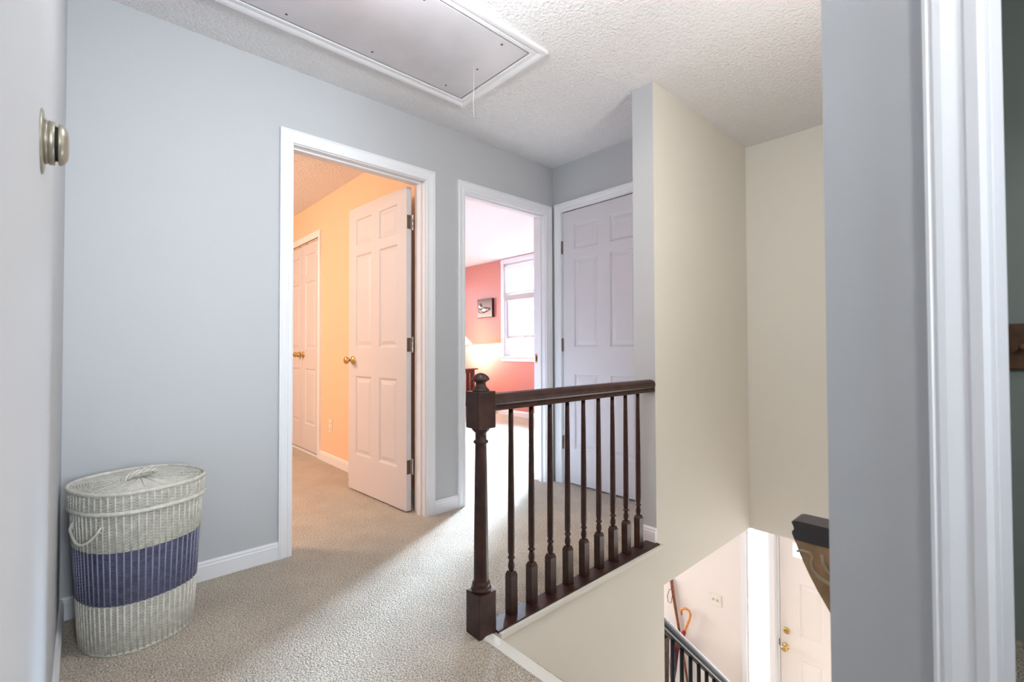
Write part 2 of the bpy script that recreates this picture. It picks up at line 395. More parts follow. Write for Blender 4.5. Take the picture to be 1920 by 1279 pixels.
def frame_x(parent, a, b, top, x0, x1, side, both=True, stop=.045):
    """door frame in a wall lying along y; visible face x0 looking to side (-1 or 1)"""
    bm = bmesh.new()
    box(bm, x0, x1, a-.0175, a, 0, top+.0175); box(bm, x0, x1, b, b+.0175, 0, top+.0175); box(bm, x0, x1, a, b, top, top+.0175)
    s0 = x0-side*stop; s1 = s0-side*.03
    box(bm, s0, s1, a, a+.011, 0, top-.011); box(bm, s0, s1, b-.011, b, 0, top-.011); box(bm, s0, s1, a, b, top-.011, top)
    obj('door_frame', bm, trim_paint, parent)
    bm = bmesh.new(); casing(bm, a, b, top, lambda u, d, z: (x0+side*d, u, z))
    obj('casing', bm, trim_paint, parent)
    if both:
        bm = bmesh.new(); casing(bm, a, b, top, lambda u, d, z: (x1-side*d, u, z))
        obj('casing', bm, trim_paint, parent)

def leaf(w_, h, cols, rows, parent, M, mt=door_paint, t=.035):
    """panelled leaf: x 0..w, y -t..0, z 0..h; cols/rows = list of (lo, hi) panel spans"""
    xs = sorted({0, w_, *[c for p in cols for c in p]}); zs = sorted({0, h, *[r for p in rows for r in p]})
    bm = bmesh.new()
    for side in (0, 1):
        y = 0 if side == 0 else -t; sg = -1 if side == 0 else 1     # sg: inward direction
        for i in range(len(xs)-1):
            for k in range(len(zs)-1):
                x0, x1, z0, z1 = xs[i], xs[i+1], zs[k], zs[k+1]
                if (x0, x1) in cols and (z0, z1) in rows:
                    loops = []
                    for ins, dep in ((0, 0), (.005, .0015), (.011, .008), (.020, .009), (.046, .0025)):
                        loops.append([bm.verts.new((px, y+sg*dep, pz)) for px, pz in ((x0+ins, z0+ins), (x1-ins, z0+ins), (x1-ins, z1-ins), (x0+ins, z1-ins))])
                    for p, q in zip(loops, loops[1:]):
                        for e in range(4): bm.faces.new((p[e], p[(e+1) % 4], q[(e+1) % 4], q[e]))
                    bm.faces.new(loops[-1])
                else:
                    bm.faces.new([bm.verts.new(p) for p in ((x0, y, z0), (x1, y, z0), (x1, y, z1), (x0, y, z1))])
    for i in range(len(xs)-1):
        for z in (0, h): bm.faces.new([bm.verts.new(p) for p in ((xs[i], 0, z), (xs[i+1], 0, z), (xs[i+1], -t, z), (xs[i], -t, z))])
    for k in range(len(zs)-1):
        for x in (0, w_): bm.faces.new([bm.verts.new(p) for p in ((x, 0, zs[k]), (x, 0, zs[k+1]), (x, -t, zs[k+1]), (x, -t, zs[k]))])
    bmesh.ops.remove_doubles(bm, verts=bm.verts, dist=1e-5)
    return obj('door_leaf', bm, mt, parent, M)
KNOB = [(.031, 0), (.031, .004), (.027, .009), (.014, .012), (.010, .018), (.010, .030), (.015, .036), (.024, .044), (.0265, .052), (.025, .060), (.020, .065), (.008, .068)]
def knob(parent, x, z, y, sg, mt=brass):
    """knob on a leaf face, axis along leaf y"""
    M = Matrix.Translation((x, y, z)) @ Matrix.Rotation(-sg*PI/2, 4, 'X')
    bm = bmesh.new(); lathe(bm, KNOB, 20, M)
    return obj('door_knob', bm, mt, parent)
def hinge(parent, z, y_pin, leaf_y, mt=bronze, x_pin=-.004, plate=True, h=.089):
    bm = bmesh.new()
    M = Matrix.Translation((x_pin, y_pin, z-h/2))
    lathe(bm, [(.004, -.005), (.006, -.003), (.0062, 0), (.0062, h*.32), (.0056, h*.325), (.0062, h*.34), (.0062, h*.66), (.0056, h*.665), (.0062, h*.68), (.0062, h), (.006, h+.003), (.004, h+.005)], 12, M)
    if plate: box(bm, -.0018, .0002, leaf_y[0], leaf_y[1], z-h/2, z+h/2)
    return obj('hinge', bm, mt, parent)
COLS = [(.105, .331), (.427, .653)]
ROWS = [(.252, .815), (1.012, 1.678), (1.742, 1.938)]

# door_1: open leaf into the orange room
d1 = bpy.data.objects.new('door_1', None); C.objects.link(d1); struct(d1, 'open white six-panel door leading into the orange room', 'door')
frame_y(d1, D1[0], D1[1], DH, 0, T)
M = Matrix.Translation((-1.2095, .1285, .012)) @ Matrix.Rotation(math.radians(93.3), 4, 'Z')
L = leaf(.752, 2.022, COLS, ROWS, d1, M)
knob(L, .752-.068, .925, 0, 1); knob(L, .752-.068, .925, -.035, -1)
for z in (1.80, 1.03, .27): hinge(L, z, -.043, (-.034, -.009), steel)
# bronze plates on the leaf edge
for z in (1.80, 1.03, .27):
    obj('hinge_plate', B((-.0028, -.0004, -.030, -.004, z-.043, z+.043)), bronze, L)
# door_2: pair of narrow closet doors on the orange wall
d2 = bpy.data.objects.new('door_2', None); C.objects.link(d2); struct(d2, 'pair of narrow white closet doors on the orange wall', 'door')
frame_x(d2, 2.02, 2.92, DH+.03, OX, -.935, -1, both=False)
for k, (yh, rot) in enumerate(((2.023, 90), (2.917, -90))):
    if k == 0:   # hinged at the near side, leaf runs +y, visible face to -x
        M = Matrix.Translation((OX+.002, yh, .03)) @ Matrix.Rotation(PI/2, 4, 'Z')
    else:
        M = Matrix.Translation((OX+.037, yh, .03)) @ Matrix.Rotation(-PI/2, 4, 'Z')
    L = leaf(.445, 2.03, [(.085, .36)], [(.25, .80), (.99, 1.66), (1.73, 1.93)], d2, M)
    y, sg = (0, 1) if k == 0 else (-.035, -1)
    kb = knob(L, .445-.045, .935, y, sg)
    if k == 0:
        for z in (1.81, 1.05, .30): hinge(L, z, .004, (-.03, -.004), dark_hinge, plate=False)
        obj('ball_catch', B((.30, .33, -.012, .002, 2.0305, 2.042)), dark_hinge, L)
    else:
        bm = bmesh.new(); tube(bm, [(.40, -.10, .935), (.402, -.115, .935), (.41, -.135, .943), (.415, -.16, .947)], [.009, .007, .006, .005], 8)
        obj('thumb_lever', bm, brass, L)
        obj('ball_catch', B((.36, .39, -.037, -.025, 2.0305, 2.042)), dark_hinge, L)
obj('threshold', B((OX-.001, OX+.05, 2.02, 2.92, 0, .018)), trim_paint, d2)
obj('closet_back', B((-.96, -.94, 2.0025, 2.9375, 0, DH+.017)), trim_paint, d2)
# door_3: opening into the coral room, leaf swung back out of sight along the left jamb
d3 = bpy.data.objects.new('door_3', None); C.objects.link(d3); struct(d3, 'white doorway into the bright coral room, its door swung back', 'door')
frame_y(d3, D2[0], D2[1], DH, 0, T)
M = Matrix.Translation((D2[0]+.004, .135, .012)) @ Matrix.Rotation(math.radians(93.5), 4, 'Z') 
L = leaf(.752, 2.022, COLS, ROWS, d3, Matrix.Translation((D2[0]-.004, .135, .012)) @ Matrix.Rotation(math.radians(92.0), 4, 'Z') @ Matrix.Translation((0, .035, 0)))
knob(L, .684, .925, -.035, -1)
bm = B((D2[1]-.0018, D2[1]+.0005, .078, .106, .905, .975)); box(bm, D2[1]-.0022, D2[1]+.0006, .086, .100, .920, .960, 1)
obj('strike_plate', bm, [brass, black_gap], d3)
# door_4: closed door in the end wall
d4 = bpy.data.objects.new('door_4', None); C.objects.link(d4); struct(d4, 'closed white six-panel door behind the railing', 'door')
frame_x(d4, DBY[0], DBY[1], DH+.012, 0, T, -1, both=False)
M = Matrix.Translation((.040, DBY[1]-.0032, .014)) @ Matrix.Rotation(-PI/2, 4, 'Z')
L = leaf(.758, 2.036, COLS, ROWS, d4, M)
for z in (1.772, 1.03, .294): hinge(L, z, -.043, (-.04, -.03), bronze, x_pin=-.001)
knob(L, .70, .925, -.035, -1)
# door_5: casing of the near doorway at the right edge
d5 = bpy.data.objects.new('door_5', None); C.objects.link(d5); struct(d5, 'near white doorway at the right edge of the view', 'door')
frame_x(d5, -3.197, -2.4317, DH, -1.8, -1.685, -1, stop=.06)
# front door, downstairs
d6 = bpy.data.objects.new('door_6', None); C.objects.link(d6); struct(d6, 'pale front door with brass deadbolt and knob', 'door')
fw = FDY[1]-FDY[0]-.006
M = Matrix.Translation((2.205, FDY[1]-.003, Z0+.02)) @ Matrix.Rotation(-PI/2, 4, 'Z')
fc = [(.155, .345), (.565, .755)]
L = leaf(fw, 2.03, fc, [(.25, .85), (1.04, 1.54)], d6, M, frontdoor_paint, .045)
for c0, c1 in ((.118, .310), (.598, .79)):
    bm = B((c0-.02, c1+.02, -.053, -.044, 1.755, 1.92)); obj('lite_frame', bm, frontdoor_paint, L)
    obj('lite', B((c0, c1, -.055, -.0532, 1.775, 1.90)), mat('daylight_glow_lite', (.9, .95, 1), .1, emit=((.85, .93, 1), 3.0)) if 'daylight_glow_lite' not in MATS else MATS['daylight_glow_lite'], L)  # solid lite glows in place of daylight through glass
knob(L, .046, .92, -.045, -1)
bm = bmesh.new(); Mx = Matrix.Translation((.054, -.045, 1.067)) @ Matrix.Rotation(PI/2, 4, 'X')
lathe(bm, [(.030, 0), (.030, .006), (.026, .012), (.008, .014)], 20, Mx); box(bm, .036, .072, -.070, -.057, 1.061, 1.073)
obj('deadbolt', bm, brass, L)
bm = bmesh.new()
box(bm, 2.155, 2.26, -.8845, -.866, Z0, -.645); box(bm, 2.155, 2.26, FDY[0]-.019, FDY[0]-.0005, Z0, -.645); box(bm, 2.155, 2.26, FDY[0], FDY[1], -.665, -.645)
obj('door_frame', bm, trim_paint, d6)
obj('strike_plate', B((2.153, 2.1549, -.884, -.876, Z0+.93, Z0+.99)), bronze, d6)
# sidelight
w3 = bpy.data.objects.new('window_3', None); C.objects.link(w3); struct(w3, 'tall narrow sidelight beside the front door', 'window')
bm = bmesh.new()
for b in ((2.128, 2.1495, SLY[1], -.546, Z0, -.60), (2.118, 2.128, SLY[1]+.02, -.556, Z0, -.60), (2.128, 2.1495, -.864, SLY[0], Z0, -.60), (2.118, 2.128, -.855, -.815, Z0, -.60), (2.128, 2.1495, SLY[0], SLY[1], -.66, -.60), (2.128, 2.1495, SLY[0], SLY[1], Z0, Z0+.17)): box(bm, *b)
obj('window_frame', bm, trim_paint, w3)
obj('pane', B((2.205, 2.210, SLY[0]+.001, SLY[1]-.001, Z0+.151, -.641)), glass_mat, w3)
w6 = bpy.data.objects.new('added_window_6', None); C.objects.link(w6); struct(w6, 'added second narrow sidelight, unseen, on the far side of the front door', 'window')  # added opening, unseen, lets daylight reach the lower stair wall
bm = bmesh.new()
for b in ((2.128, 2.1495, -1.885, -1.821, Z0, -.60), (2.128, 2.1495, -2.14, -2.07, Z0, -.60), (2.128, 2.1495, -2.07, -1.885, -.66, -.60), (2.128, 2.1495, -2.07, -1.885, Z0, Z0+.17)): box(bm, *b)
obj('window_frame', bm, trim_paint, w6)
obj('pane', B((2.205, 2.210, -2.069, -1.886, Z0+.151, -.641)), glass_mat, w6)

# ------------------------------------------------------------------ coral room window and its neighbours
w1 = bpy.data.objects.new('window_1', None); C.objects.link(w1); struct(w1, 'white sash window with raised lower sash on the coral wall', 'window')
X = 2.15
bm = bmesh.new()
for b in ((X-.018, X, WY[1], WY[1]+.058, WZ[0], H-.012), (X-.018, X, WY[0]-.058, WY[0], WZ[0], H-.012), (X-.020, X, WY[0]-.058, WY[1]+.058, WZ[1]+.005, H-.012),
          (X-.026, X, WY[0]-.062, WY[1]+.062, WZ[1]+.03, WZ[1]+.045)): box(bm, *b)
obj('casing', bm, trim_paint, w1)
bm = B((X-.045, X+.03, WY[0]-.08, WY[1]+.085, WZ[0]-.022, WZ[0])); bevel_all(bm, .004)
obj('window_sill', bm, trim_paint, w1)
obj('apron', B((X-.016, X, WY[0]-.058, WY[1]+.058, WZ[0]-.078, WZ[0]-.022)), trim_paint, w1)
bm = bmesh.new()
for b in ((X, X+.115, WY[0], WY[0]+.02, WZ[0], WZ[1]), (X, X+.115, WY[1]-.02, WY[1], WZ[0], WZ[1]), (X, X+.115, WY[0], WY[1], WZ[1]-.02, WZ[1])): box(bm, *b)
obj('window_frame', bm, vinyl, w1)
def sash(x0, z0, z1, name, y0, y1):
    s = .036
    bm = bmesh.new()
    for b in ((x0, x0+.03, y0, y0+s, z0, z1), (x0, x0+.03, y1-s, y1, z0, z1), (x0, x0+.03, y0+s, y1-s, z0, z0+s), (x0, x0+.03, y0+s, y1-s, z1-s, z1)): box(bm, *b)
    o = obj(name, bm, vinyl, w1)
    obj('pane', B((x0+.013, x0+.016, y0+s, y1-s, z0+s, z1-s)), glass_mat, o)
    return o
YM = 1.995
obj('mullion', B((X-.012, X+.115, YM-.04, YM+.04, WZ[0], WZ[1]-.02)), trim_paint, w1)
sash(X+.07, 1.60, WZ[1]-.02, 'upper_sash', YM+.041, WY[1]-.022); sash(X+.07, 1.60, WZ[1]-.02, 'upper_sash', WY[0]+.022, YM-.041)
sash(X+.036, .91, 1.605, 'lower_sash', WY[0]+.022, YM-.041)
ls = sash(X+.036, 1.185, 1.88, 'lower_sash', YM+.041, WY[1]-.022)
obj('lift_handle', B((X+.028, X+.0358, 2.58, 2.69, 1.198, 1.208)), steel, ls)
# blind
bl = thing('window_blind', 'white horizontal blind half raised in the coral room window', 'window blind', (X+.012, 2.52, 2.27))
YM = 1.995
def rel(o, *b): return (b[0]-o.location.x, b[1]-o.location.x, b[2]-o.location.y, b[3]-o.location.y, b[4]-o.location.z, b[5]-o.location.z)
by0, by1 = YM+.046, WY[1]-.026
obj('valance', B(rel(bl, X-.012, X-.006, by0, by1, 2.215, 2.295)), white_plastic, bl)
obj('headrail', B(rel(bl, X-.0055, X+.030, by0, by1, 2.255, 2.295)), white_plastic, bl)
bm = bmesh.new()
for k in range(15):
    z = 2.205-k*.0235
    prism(bm, [(px-bl.location.x, pz-bl.location.z) for px, pz in ((X-.001, z+.010), (X-.0005, z+.012), (X+.0205, z-.007), (X+.020, z-.009))], 'y', by0-2.52, by1-2.52)
obj('slats', bm, white_plastic, bl)
obj('bottom_rail', B(rel(bl, X-.005, X+.025, by0, by1, 1.768, 1.842)), rail_grey, bl)
bm = bmesh.new(); tube(bm, [(-.019, 2.885-2.52, 0), (-.019, 2.887-2.52, -.4), (-.019, 2.885-2.52, -.83)], .0013, 6)
lathe(bm, [(.002, 0), (.006, -.012), (.007, -.032), (.004, -.036)], 10, Matrix.Translation((-.019, 2.885-2.52, -.82)))
obj('pull_cord', bm, cord_mat, bl)
for y in (2.86, 2.18):
    bm = bmesh.new(); tube(bm, [(-.017, y-2.52, -.02), (-.017, y-2.52, -.495)], .0012, 6); obj('ladder_cord', bm, cord_mat, bl)
bl2 = bl.copy(); C.objects.link(bl2); bl2.location.y -= .99  # added unseen copy, holds back the upper daylight of the other half
bl2['label'] = 'added unseen white horizontal blind on the half of the coral room window beyond the door jamb'
for ch in list(bl.children):
    c2 = ch.copy(); C.objects.link(c2); c2.parent = bl2
for o_ in (bl, bl2): o_['group'] = 'blinds on the coral room window'
# added side window, unseen beyond the door jamb, brightens the coral room
w2 = bpy.data.objects.new('added_window_2', None); C.objects.link(w2); struct(w2, 'added second white window, unseen, on the coral room north wall', 'window')
bm = bmesh.new()
for b in ((.09, .15, 4.582, 4.6, .8, 2.31), (1.65, 1.71, 4.582, 4.6, .8, 2.31), (.15, 1.65, 4.582, 4.6, 2.25, 2.31), (.15, 1.65, 4.56, 4.6, .82, .85)): box(bm, *b)
for b in ((.15, .19, 4.63, 4.67, .85, 2.25), (1.61, 1.65, 4.63, 4.67, .85, 2.25), (.19, 1.61, 4.63, 4.67, 2.21, 2.25), (.19, 1.61, 4.63, 4.67, .85, .89), (.19, 1.61, 4.63, 4.67, 1.53, 1.57)): box(bm, *b)
obj('window_frame', bm, vinyl, w2); obj('pane', B((.19, 1.61, 4.648, 4.652, .89, 1.53), (.19, 1.61, 4.648, 4.652, 1.57, 2.21)), glass_mat, w2)
w4 = bpy.data.objects.new('window_4', None); C.objects.link(w4); struct(w4, 'hall window behind the viewpoint', 'window')
bm = bmesh.new()
for b in ((-2.66, -2.62, -4.68, -4.62, .8, 2.2), (-1.92, -1.88, -4.68, -4.62, .8, 2.2), (-2.62, -1.92, -4.68, -4.62, 2.16, 2.2), (-2.62, -1.92, -4.68, -4.62, .8, .84)): box(bm, *b)
obj('window_frame', bm, vinyl, w4); obj('pane', B((-2.62, -1.92, -4.652, -4.648, .84, 2.16)), glass_mat, w4)
w5 = bpy.data.objects.new('window_5', None); C.objects.link(w5); struct(w5, 'living room window downstairs', 'window')
bm = bmesh.new()
for b in ((0, .05, 2.72, 2.78, -2.1, -.85), (1.75, 1.8, 2.72, 2.78, -2.1, -.85), (.05, 1.75, 2.72, 2.78, -.9, -.85), (.05, 1.75, 2.72, 2.78, -2.1, -2.05)): box(bm, *b)
obj('window_frame', bm, vinyl, w5); obj('pane', B((.05, 1.75, 2.748, 2.752, -2.05, -.9)), glass_mat, w5)

# duck picture
pic = thing('framed_picture', 'small square picture of a duck hanging on the coral wall', 'picture', (2.148, 3.418, 1.529))
pw, ph = .380, .300
obj('canvas', B((-.045, 0, -pw/2, pw/2, 0, ph)), print_black, pic)
obj('print', B((-.0462, -.0451, -pw/2+.004, pw/2-.004, .004, ph-.004)), print_bg, pic)
def poly(name, pts, mt, d):
    """pts in picture space: s to the right (0..1), t up (0..1)"""
    bm = bmesh.new(); prism(bm, [(pw/2-s*pw, t*ph) for s, t in pts], 'x', -.0462-d, -.0460)
    return obj(name, bm, mt, pic)
def ell(cx, cy, rx, ry, n=24, a0=0, a1=2*PI): return [(cx+rx*math.cos(a0+(a1-a0)*k/n), cy+ry*math.sin(a0+(a1-a0)*k/n)) for k in range(n)]
poly('duck_body', [(.08, .34), (.12, .28), (.30, .235), (.50, .24), (.70, .30), (.83, .37), (.95, .42), (.87, .455), (.92, .54), (.82, .505), (.62, .555), (.48, .56), (.36, .50), (.27, .50), (.20, .56), (.10, .50)], print_black, .0003)
poly('duck_flank', ell(.46, .40, .155, .085), print_white, .0006)
poly('duck_breast', [(.11, .40), (.16, .31), (.30, .265), (.38, .28), (.30, .36), (.22, .44), (.14, .46)], print_tan, .0006)
poly('duck_wing', [(.63, .45), (.72, .46), (.79, .42), (.70, .35), (.62, .35)], print_tan, .0006)
poly('duck_head', ell(.24, .66, .115, .12), print_black, .0004)
poly('duck_cheek', [(.11, .56), (.13, .66), (.20, .70), (.21, .60), (.33, .56), (.40, .545), (.30, .515), (.19, .50)], print_white, .0007)
poly('duck_bill', [(.33, .66), (.37, .60), (.42, .555), (.36, .57), (.31, .60)], print_black, .0008)
# side table and lamp
tb = thing('side_table', 'dark slatted wooden side table under the glowing lamp', 'side table', (1.715, 3.66, 0))
bm = B((-.25, .25, -.25, .25, .69, .712)); bevel_all(bm, .003); obj('table_top', bm, mission_wood, tb)
for sx in (-1, 1):
    for sy in (-1, 1):
        obj('leg', B((sx*.19-.02, sx*.19+.02, sy*.19-.02, sy*.19+.02, 0, .69)), mission_wood, tb)
for ax in (0, 1):
    for s in (-1, 1):
        bm = bmesh.new()
        def bb(a0, a1, b0, b1, z0, z1):
            if ax == 0: box(bm, a0, a1, b0, b1, z0, z1)
            else: box(bm, b0, b1, a0, a1, z0, z1)
        bb(-.17, .17, s*.19-.010, s*.19+.010, .635, .69); bb(-.17, .17, s*.19-.010, s*.19+.010, .12, .17)
        for k in range(6): bb(-.145+k*.058-.010, -.145+k*.058+.010, s*.19-.006, s*.19+.006, .17, .635)
        obj('slatted_side', bm, mission_wood, tb)
lamp = thing('table_lamp', 'table lamp with amber stained-glass shade beside the coral wall', 'lamp', (1.73, 3.565, .712))
bm = bmesh.new(); lathe(bm, [(.075, 0), (.075, .012), (.05, .022), (.018, .035), (.014, .10), (.022, .16), (.014, .24), (.010, .36), (.008, .52), (.006, .56)], 20)
obj('lamp_base', bm, bronze, lamp)
R0, R1, ZR, HT = .205, .045, .368, .17
bm = bmesh.new(); n = 12
a = [bm.verts.new((R0*math.cos(2*PI*k/n), R0*math.sin(2*PI*k/n), ZR)) for k in range(n)]
b = [bm.verts.new((R1*math.cos(2*PI*k/n), R1*math.sin(2*PI*k/n), ZR+HT)) for k in range(n)]
for k in range(n): bm.faces.new((a[k], a[(k+1) % n], b[(k+1) % n], b[k]))
sh = obj('lamp_shade', bm, amber, lamp)
bm = bmesh.new()
for k in range(n):
    c, s = math.cos(2*PI*k/n), math.sin(2*PI*k/n)
    tube(bm, [(R0*c, R0*s, ZR), (R1*c, R1*s, ZR+HT)], .003, 6)
tube(bm, [(R0*math.cos(2*PI*k/n), R0*math.sin(2*PI*k/n), ZR) for k in range(n)], .004, 6, closed=True)
obj('lead_strips', bm, shade_dark, sh)
bm = bmesh.new(); lathe(bm, [(.012, .0), (.046, .004), (.02, .014), (.006, .02), (.011, .03), (.003, .042)], 14, Matrix.Translation((0, 0, ZR+HT))); obj('finial', bm, bronze, lamp)
pl = point('table_lamp_bulb', (1.80, 3.56, .712+ZR-.004), 60, (1, .88, .72), .02)

# ------------------------------------------------------------------ guard railing on the landing
YG = -1.132
gr = thing('guard_railing', 'dark stained guard railing with newel post along the stairwell edge', 'railing', (-1.05, YG, 0))
gx = lambda x: x+1.05
NX = -1.6315; nw = .0385
bm = bmesh.new()
bmb = bmesh.new(); box(bmb, -nw, nw, -nw, nw, 0, .150); bevel_all(bmb, .0025)
def place_bm(bm, dx, dy, dz):
    for v in bm.verts: v.co += Vector((dx, dy, dz))
    return bm
post = bpy.data.objects.new('newel_post', None)
bm = bmesh.new(); box(bm, -nw, nw, -nw, nw, 0, .150); bevel_all(bm, .0025)
lathe(bm, [(.030, .148), (.035, .152), (.037, .158), (.035, .164), (.031, .167), (.0325, .172), (.0325, .178), (.029, .183), (.0265, .19), (.0262, .25), (.0245, .40), (.022, .60), (.0205, .668), (.0205, .672), (.026, .676), (.0275, .680), (.026, .684), (.0205, .688), (.0205, .712), (.024, .716), (.031, .722), (.033, .728), (.033, .731)], 32)
bm2 = bmesh.new(); box(bm2, -nw, nw, -nw, nw, .730, .862); bevel_all(bm2, .0025)
me2 = bpy.data.meshes.new('tmp'); bm2.to_mesh(me2); bm2.free(); bm.from_mesh(me2); bpy.data.meshes.remove(me2)
place_bm(bm, gx(NX), 0, 0)
np_ = obj('newel_post', bm, dark_wood, gr)
bm = bmesh.new(); lathe(bm, [(.031, .861), (.0315, .865), (.030, .868), (.022, .876), (.018, .886), (.0185, .893), (.026, .898), (.0325, .903), (.0325, .906), (.029, .913), (.020, .921), (.010, .926), (.003, .9275)], 32)
place_bm(bm, gx(NX), 0, 0); obj('newel_cap', bm, dark_wood, np_)
RAIL = [(-.020, 0), (-.031, .004), (-.031, .013), (-.0255, .018), (-.031, .028), (-.034, .040), (-.030, .052), (-.018, .061), (0, .0645)]
RAIL = RAIL + [(-y, z) for y, z in RAIL[-2::-1]]
bm = bmesh.new(); prism(bm, [(y, .787+z) for y, z in RAIL], 'x', gx(NX)+nw-.001, gx(-.4952))
obj('handrail', bm, dark_wood, gr)
bm = B((gx(NX)+nw-.002, gx(-.4952), -.052, .0245, .001, .010)); bevel_all(bm, .002); obj('shoe_plate', bm, dark_wood, gr)
def baluster_bm(top=.7885, z0=.009):
    bm = bmesh.new(); s = .0165
    lv = [(s, z0), (s, .158), (.0115, .172)]
    rings = [[bm.verts.new((sx*r, sy*r, z)) for sx, sy in ((-1,-1),(1,-1),(1,1),(-1,1))] for r, z in lv]
    bm.faces.new(rings[0][::-1]); bm.faces.new(rings[-1])
    for a, b in zip(rings, rings[1:]):
        for k in range(4): bm.faces.new((a[k], a[(k+1) % 4], b[(k+1) % 4], b[k]))
    lathe(bm, [(.0095, .170), (.0095, .176), (.0125, .182), (.0135, .190), (.0125, .200), (.0098, .210), (.0095, .216), (.0135, .2185), (.0145, .2215), (.0135, .2245), (.0108, .228), (.0108, .234), (.0132, .240), (.0135, .26), (.0128, .40), (.0112, .58), (.0095, .73), (.009, top)], 20)
    return bm
b0 = None
for k in range(9):
    x = -1.4845+k*.10915
    if b0 is None:
        b0 = obj('baluster', baluster_bm(), dark_wood, gr); bb_ = b0
    else:
        bb_ = b0.copy(); C.objects.link(bb_)
    bb_.location = (gx(x), 0, 0); bb_.rotation_euler = (0, 0, 0)
# cream lip below the shoe and the landing edge
bm = bmesh.new(); prism(bm, [(-1.1641, -.028), (-1.184, -.024), (-1.196, -.012), (-1.198, .004), (-1.184, .0045), (-1.1641, .0009)], 'x', NX+nw+.002, -.475)
struct(obj('trim_1', bm, cream_paint), 'cream lip moulding under the railing shoe', 'trim')
bm = bmesh.new(); prism(bm, [(-1.652, -.03), (-1.610, -.03), (-1.603, -.02), (-1.603, -.004), (-1.610, .004), (-1.640, .006), (-1.652, .002)], 'y', -2.24, -1.170)
struct(obj('trim_2', bm, cream_paint), 'cream edge moulding at the top of the stairs', 'trim')
# stairs
bm = bmesh.new()
for k in range(1, 13):
    z = -k*.2077; x = -1.61+(k-1)*.231
    box(bm, x, x+.231 if k < 12 else x+.231, -2.2395, -1.1645, max(Z0, z-.35), z)
struct(obj('stairs', bm, carpet_mat), 'carpeted stairs descending to the foyer', 'stairs')
struct(obj('wall_landing_face', B((-1.652, -1.6101, -2.24, -1.1641, -.35, -.0301)), cream_paint), 'face of the landing above the stairs', 'wall')
# lower stair railing
st = thing('stair_railing', 'black railing sloping down the stairs toward the front door', 'railing', (-.41, YG, -.46))
sl = -.899; cs = 1/math.sqrt(1+sl*sl)
def zr(x): return -.4333+sl*(x+.371)
bm = bmesh.new(); x0, x1 = -.425, 1.0
A = []; Bv = []
for (y, z) in RAIL:
    zz = (z-.0645)/cs*.92
    A.append(bm.verts.new((x0+.41, y, zr(x0)+zz+.46))); Bv.append(bm.verts.new((x1+.41, y, zr(x1)+zz+.46)))
bm.faces.new(A[::-1]); bm.faces.new(Bv)
for i in range(len(RAIL)): bm.faces.new((A[i], A[(i+1) % len(RAIL)], Bv[(i+1) % len(RAIL)], Bv[i]))
obj('handrail', bm, dark_iron, st)
for k in range(1, 13):
    x = -.385+k*.1010
    step = int((x+1.61)//.231)+1
    zb = -step*.2077
    bm = bmesh.new(); zt = zr(x)-.075
    lathe(bm, [(.0145, zb), (.0150, zb+.2), (.0135, (zb+zt)/2), (.0115, zt)], 14)
    for v in bm.verts: v.co += Vector((x+.41, 0, .46))
    obj('baluster', bm, dark_iron, st)

# ------------------------------------------------------------------ hamper
hp = thing('laundry_hamper', 'lidded cream wicker hamper with a slate blue band', 'hamper', (-2.5321, -.2594, 0))
ha, hb, hrot, hn = .191, .2004, .3362, 2.35
def SE(t, s):
    c, sn = math.cos(t), math.sin(t)
    x = ha*s*math.copysign(abs(c)**(2/hn), c); y = hb*s*math.copysign(abs(sn)**(2/hn), sn)
    return Vector((math.cos(hrot)*x-math.sin(hrot)*y, math.sin(hrot)*x+math.cos(hrot)*y, 0))
def outline(N):
    M_ = 3000; P = [SE(2*PI*k/M_, 1) for k in range(M_)]; L = [0]
    for k in range(M_): L.append(L[-1]+(P[(k+1) % M_]-P[k]).length)
    out = []; i = 0
    for q in range(N):
        tgt = L[-1]*q/N
        while L[i+1] < tgt: i += 1
        f = (tgt-L[i])/(L[i+1]-L[i]); out.append(P[i].lerp(P[(i+1) % M_], f))
    return out
NS = 60; SUB = 4; OUT = outline(NS*SUB)
NRM = []
for i in range(len(OUT)):
    t = OUT[(i+1) % len(OUT)]-OUT[i-1]; NRM.append(Vector((t.y, -t.x, 0)).normalized())
def sc(z): return .8086+(.945-.8086)*min(z, .5)/.5
def wring(bm, z, s, amp, par, rz, rr_, mi, n=6):
    rings = []
    N = len(OUT)
    for i in range(N):
        ph = PI*i/SUB + PI*par
        off = amp*math.cos(ph)
        c = OUT[i]*s + NRM[i]*off + Vector((0, 0, z))
        rings.append([bm.verts.new(c+NRM[i]*rr_*math.cos(2*PI*k/n)+Vector((0, 0, rz*math.sin(2*PI*k/n)))) for k in range(n)])
    for i in range(N):
        a, b = rings[i], rings[(i+1) % N]
        for k in range(n):
            f = bm.faces.new((a[k], a[(k+1) % n], b[(k+1) % n], b[k])); f.smooth = True; f.material_index = mi
bm = bmesh.new(); pitch = .0052; nrow = 93; BZ = (.168, .348)
for r in range(nrow):
    z = .010+r*pitch
    wring(bm, z, sc(z), .0011, r % 2, .0022, .0024, 1 if BZ[0] < z < BZ[1] else 0)
wring(bm, .005, sc(0)*1.005, 0, 0, .005, .005, 0)
for k in range(NS):
    i = k*SUB
    for (z0, z1, mi) in ((.004, BZ[0], 0), (BZ[0], BZ[1], 2), (BZ[1], .492, 0)):
        p0 = OUT[i]*sc(z0)+Vector((0, 0, z0)); p1 = OUT[i]*sc(z1)+Vector((0, 0, z1))
        tube(bm, [p0+NRM[i]*.0022, p1+NRM[i]*.0022], .0032 if mi < 2 else .0026, 6, mi=mi)
obj('basket_body', bm, [wicker, wicker_blue, wicker_stake], hp, fix=False)
bm = bmesh.new(); n_ = len(OUT)
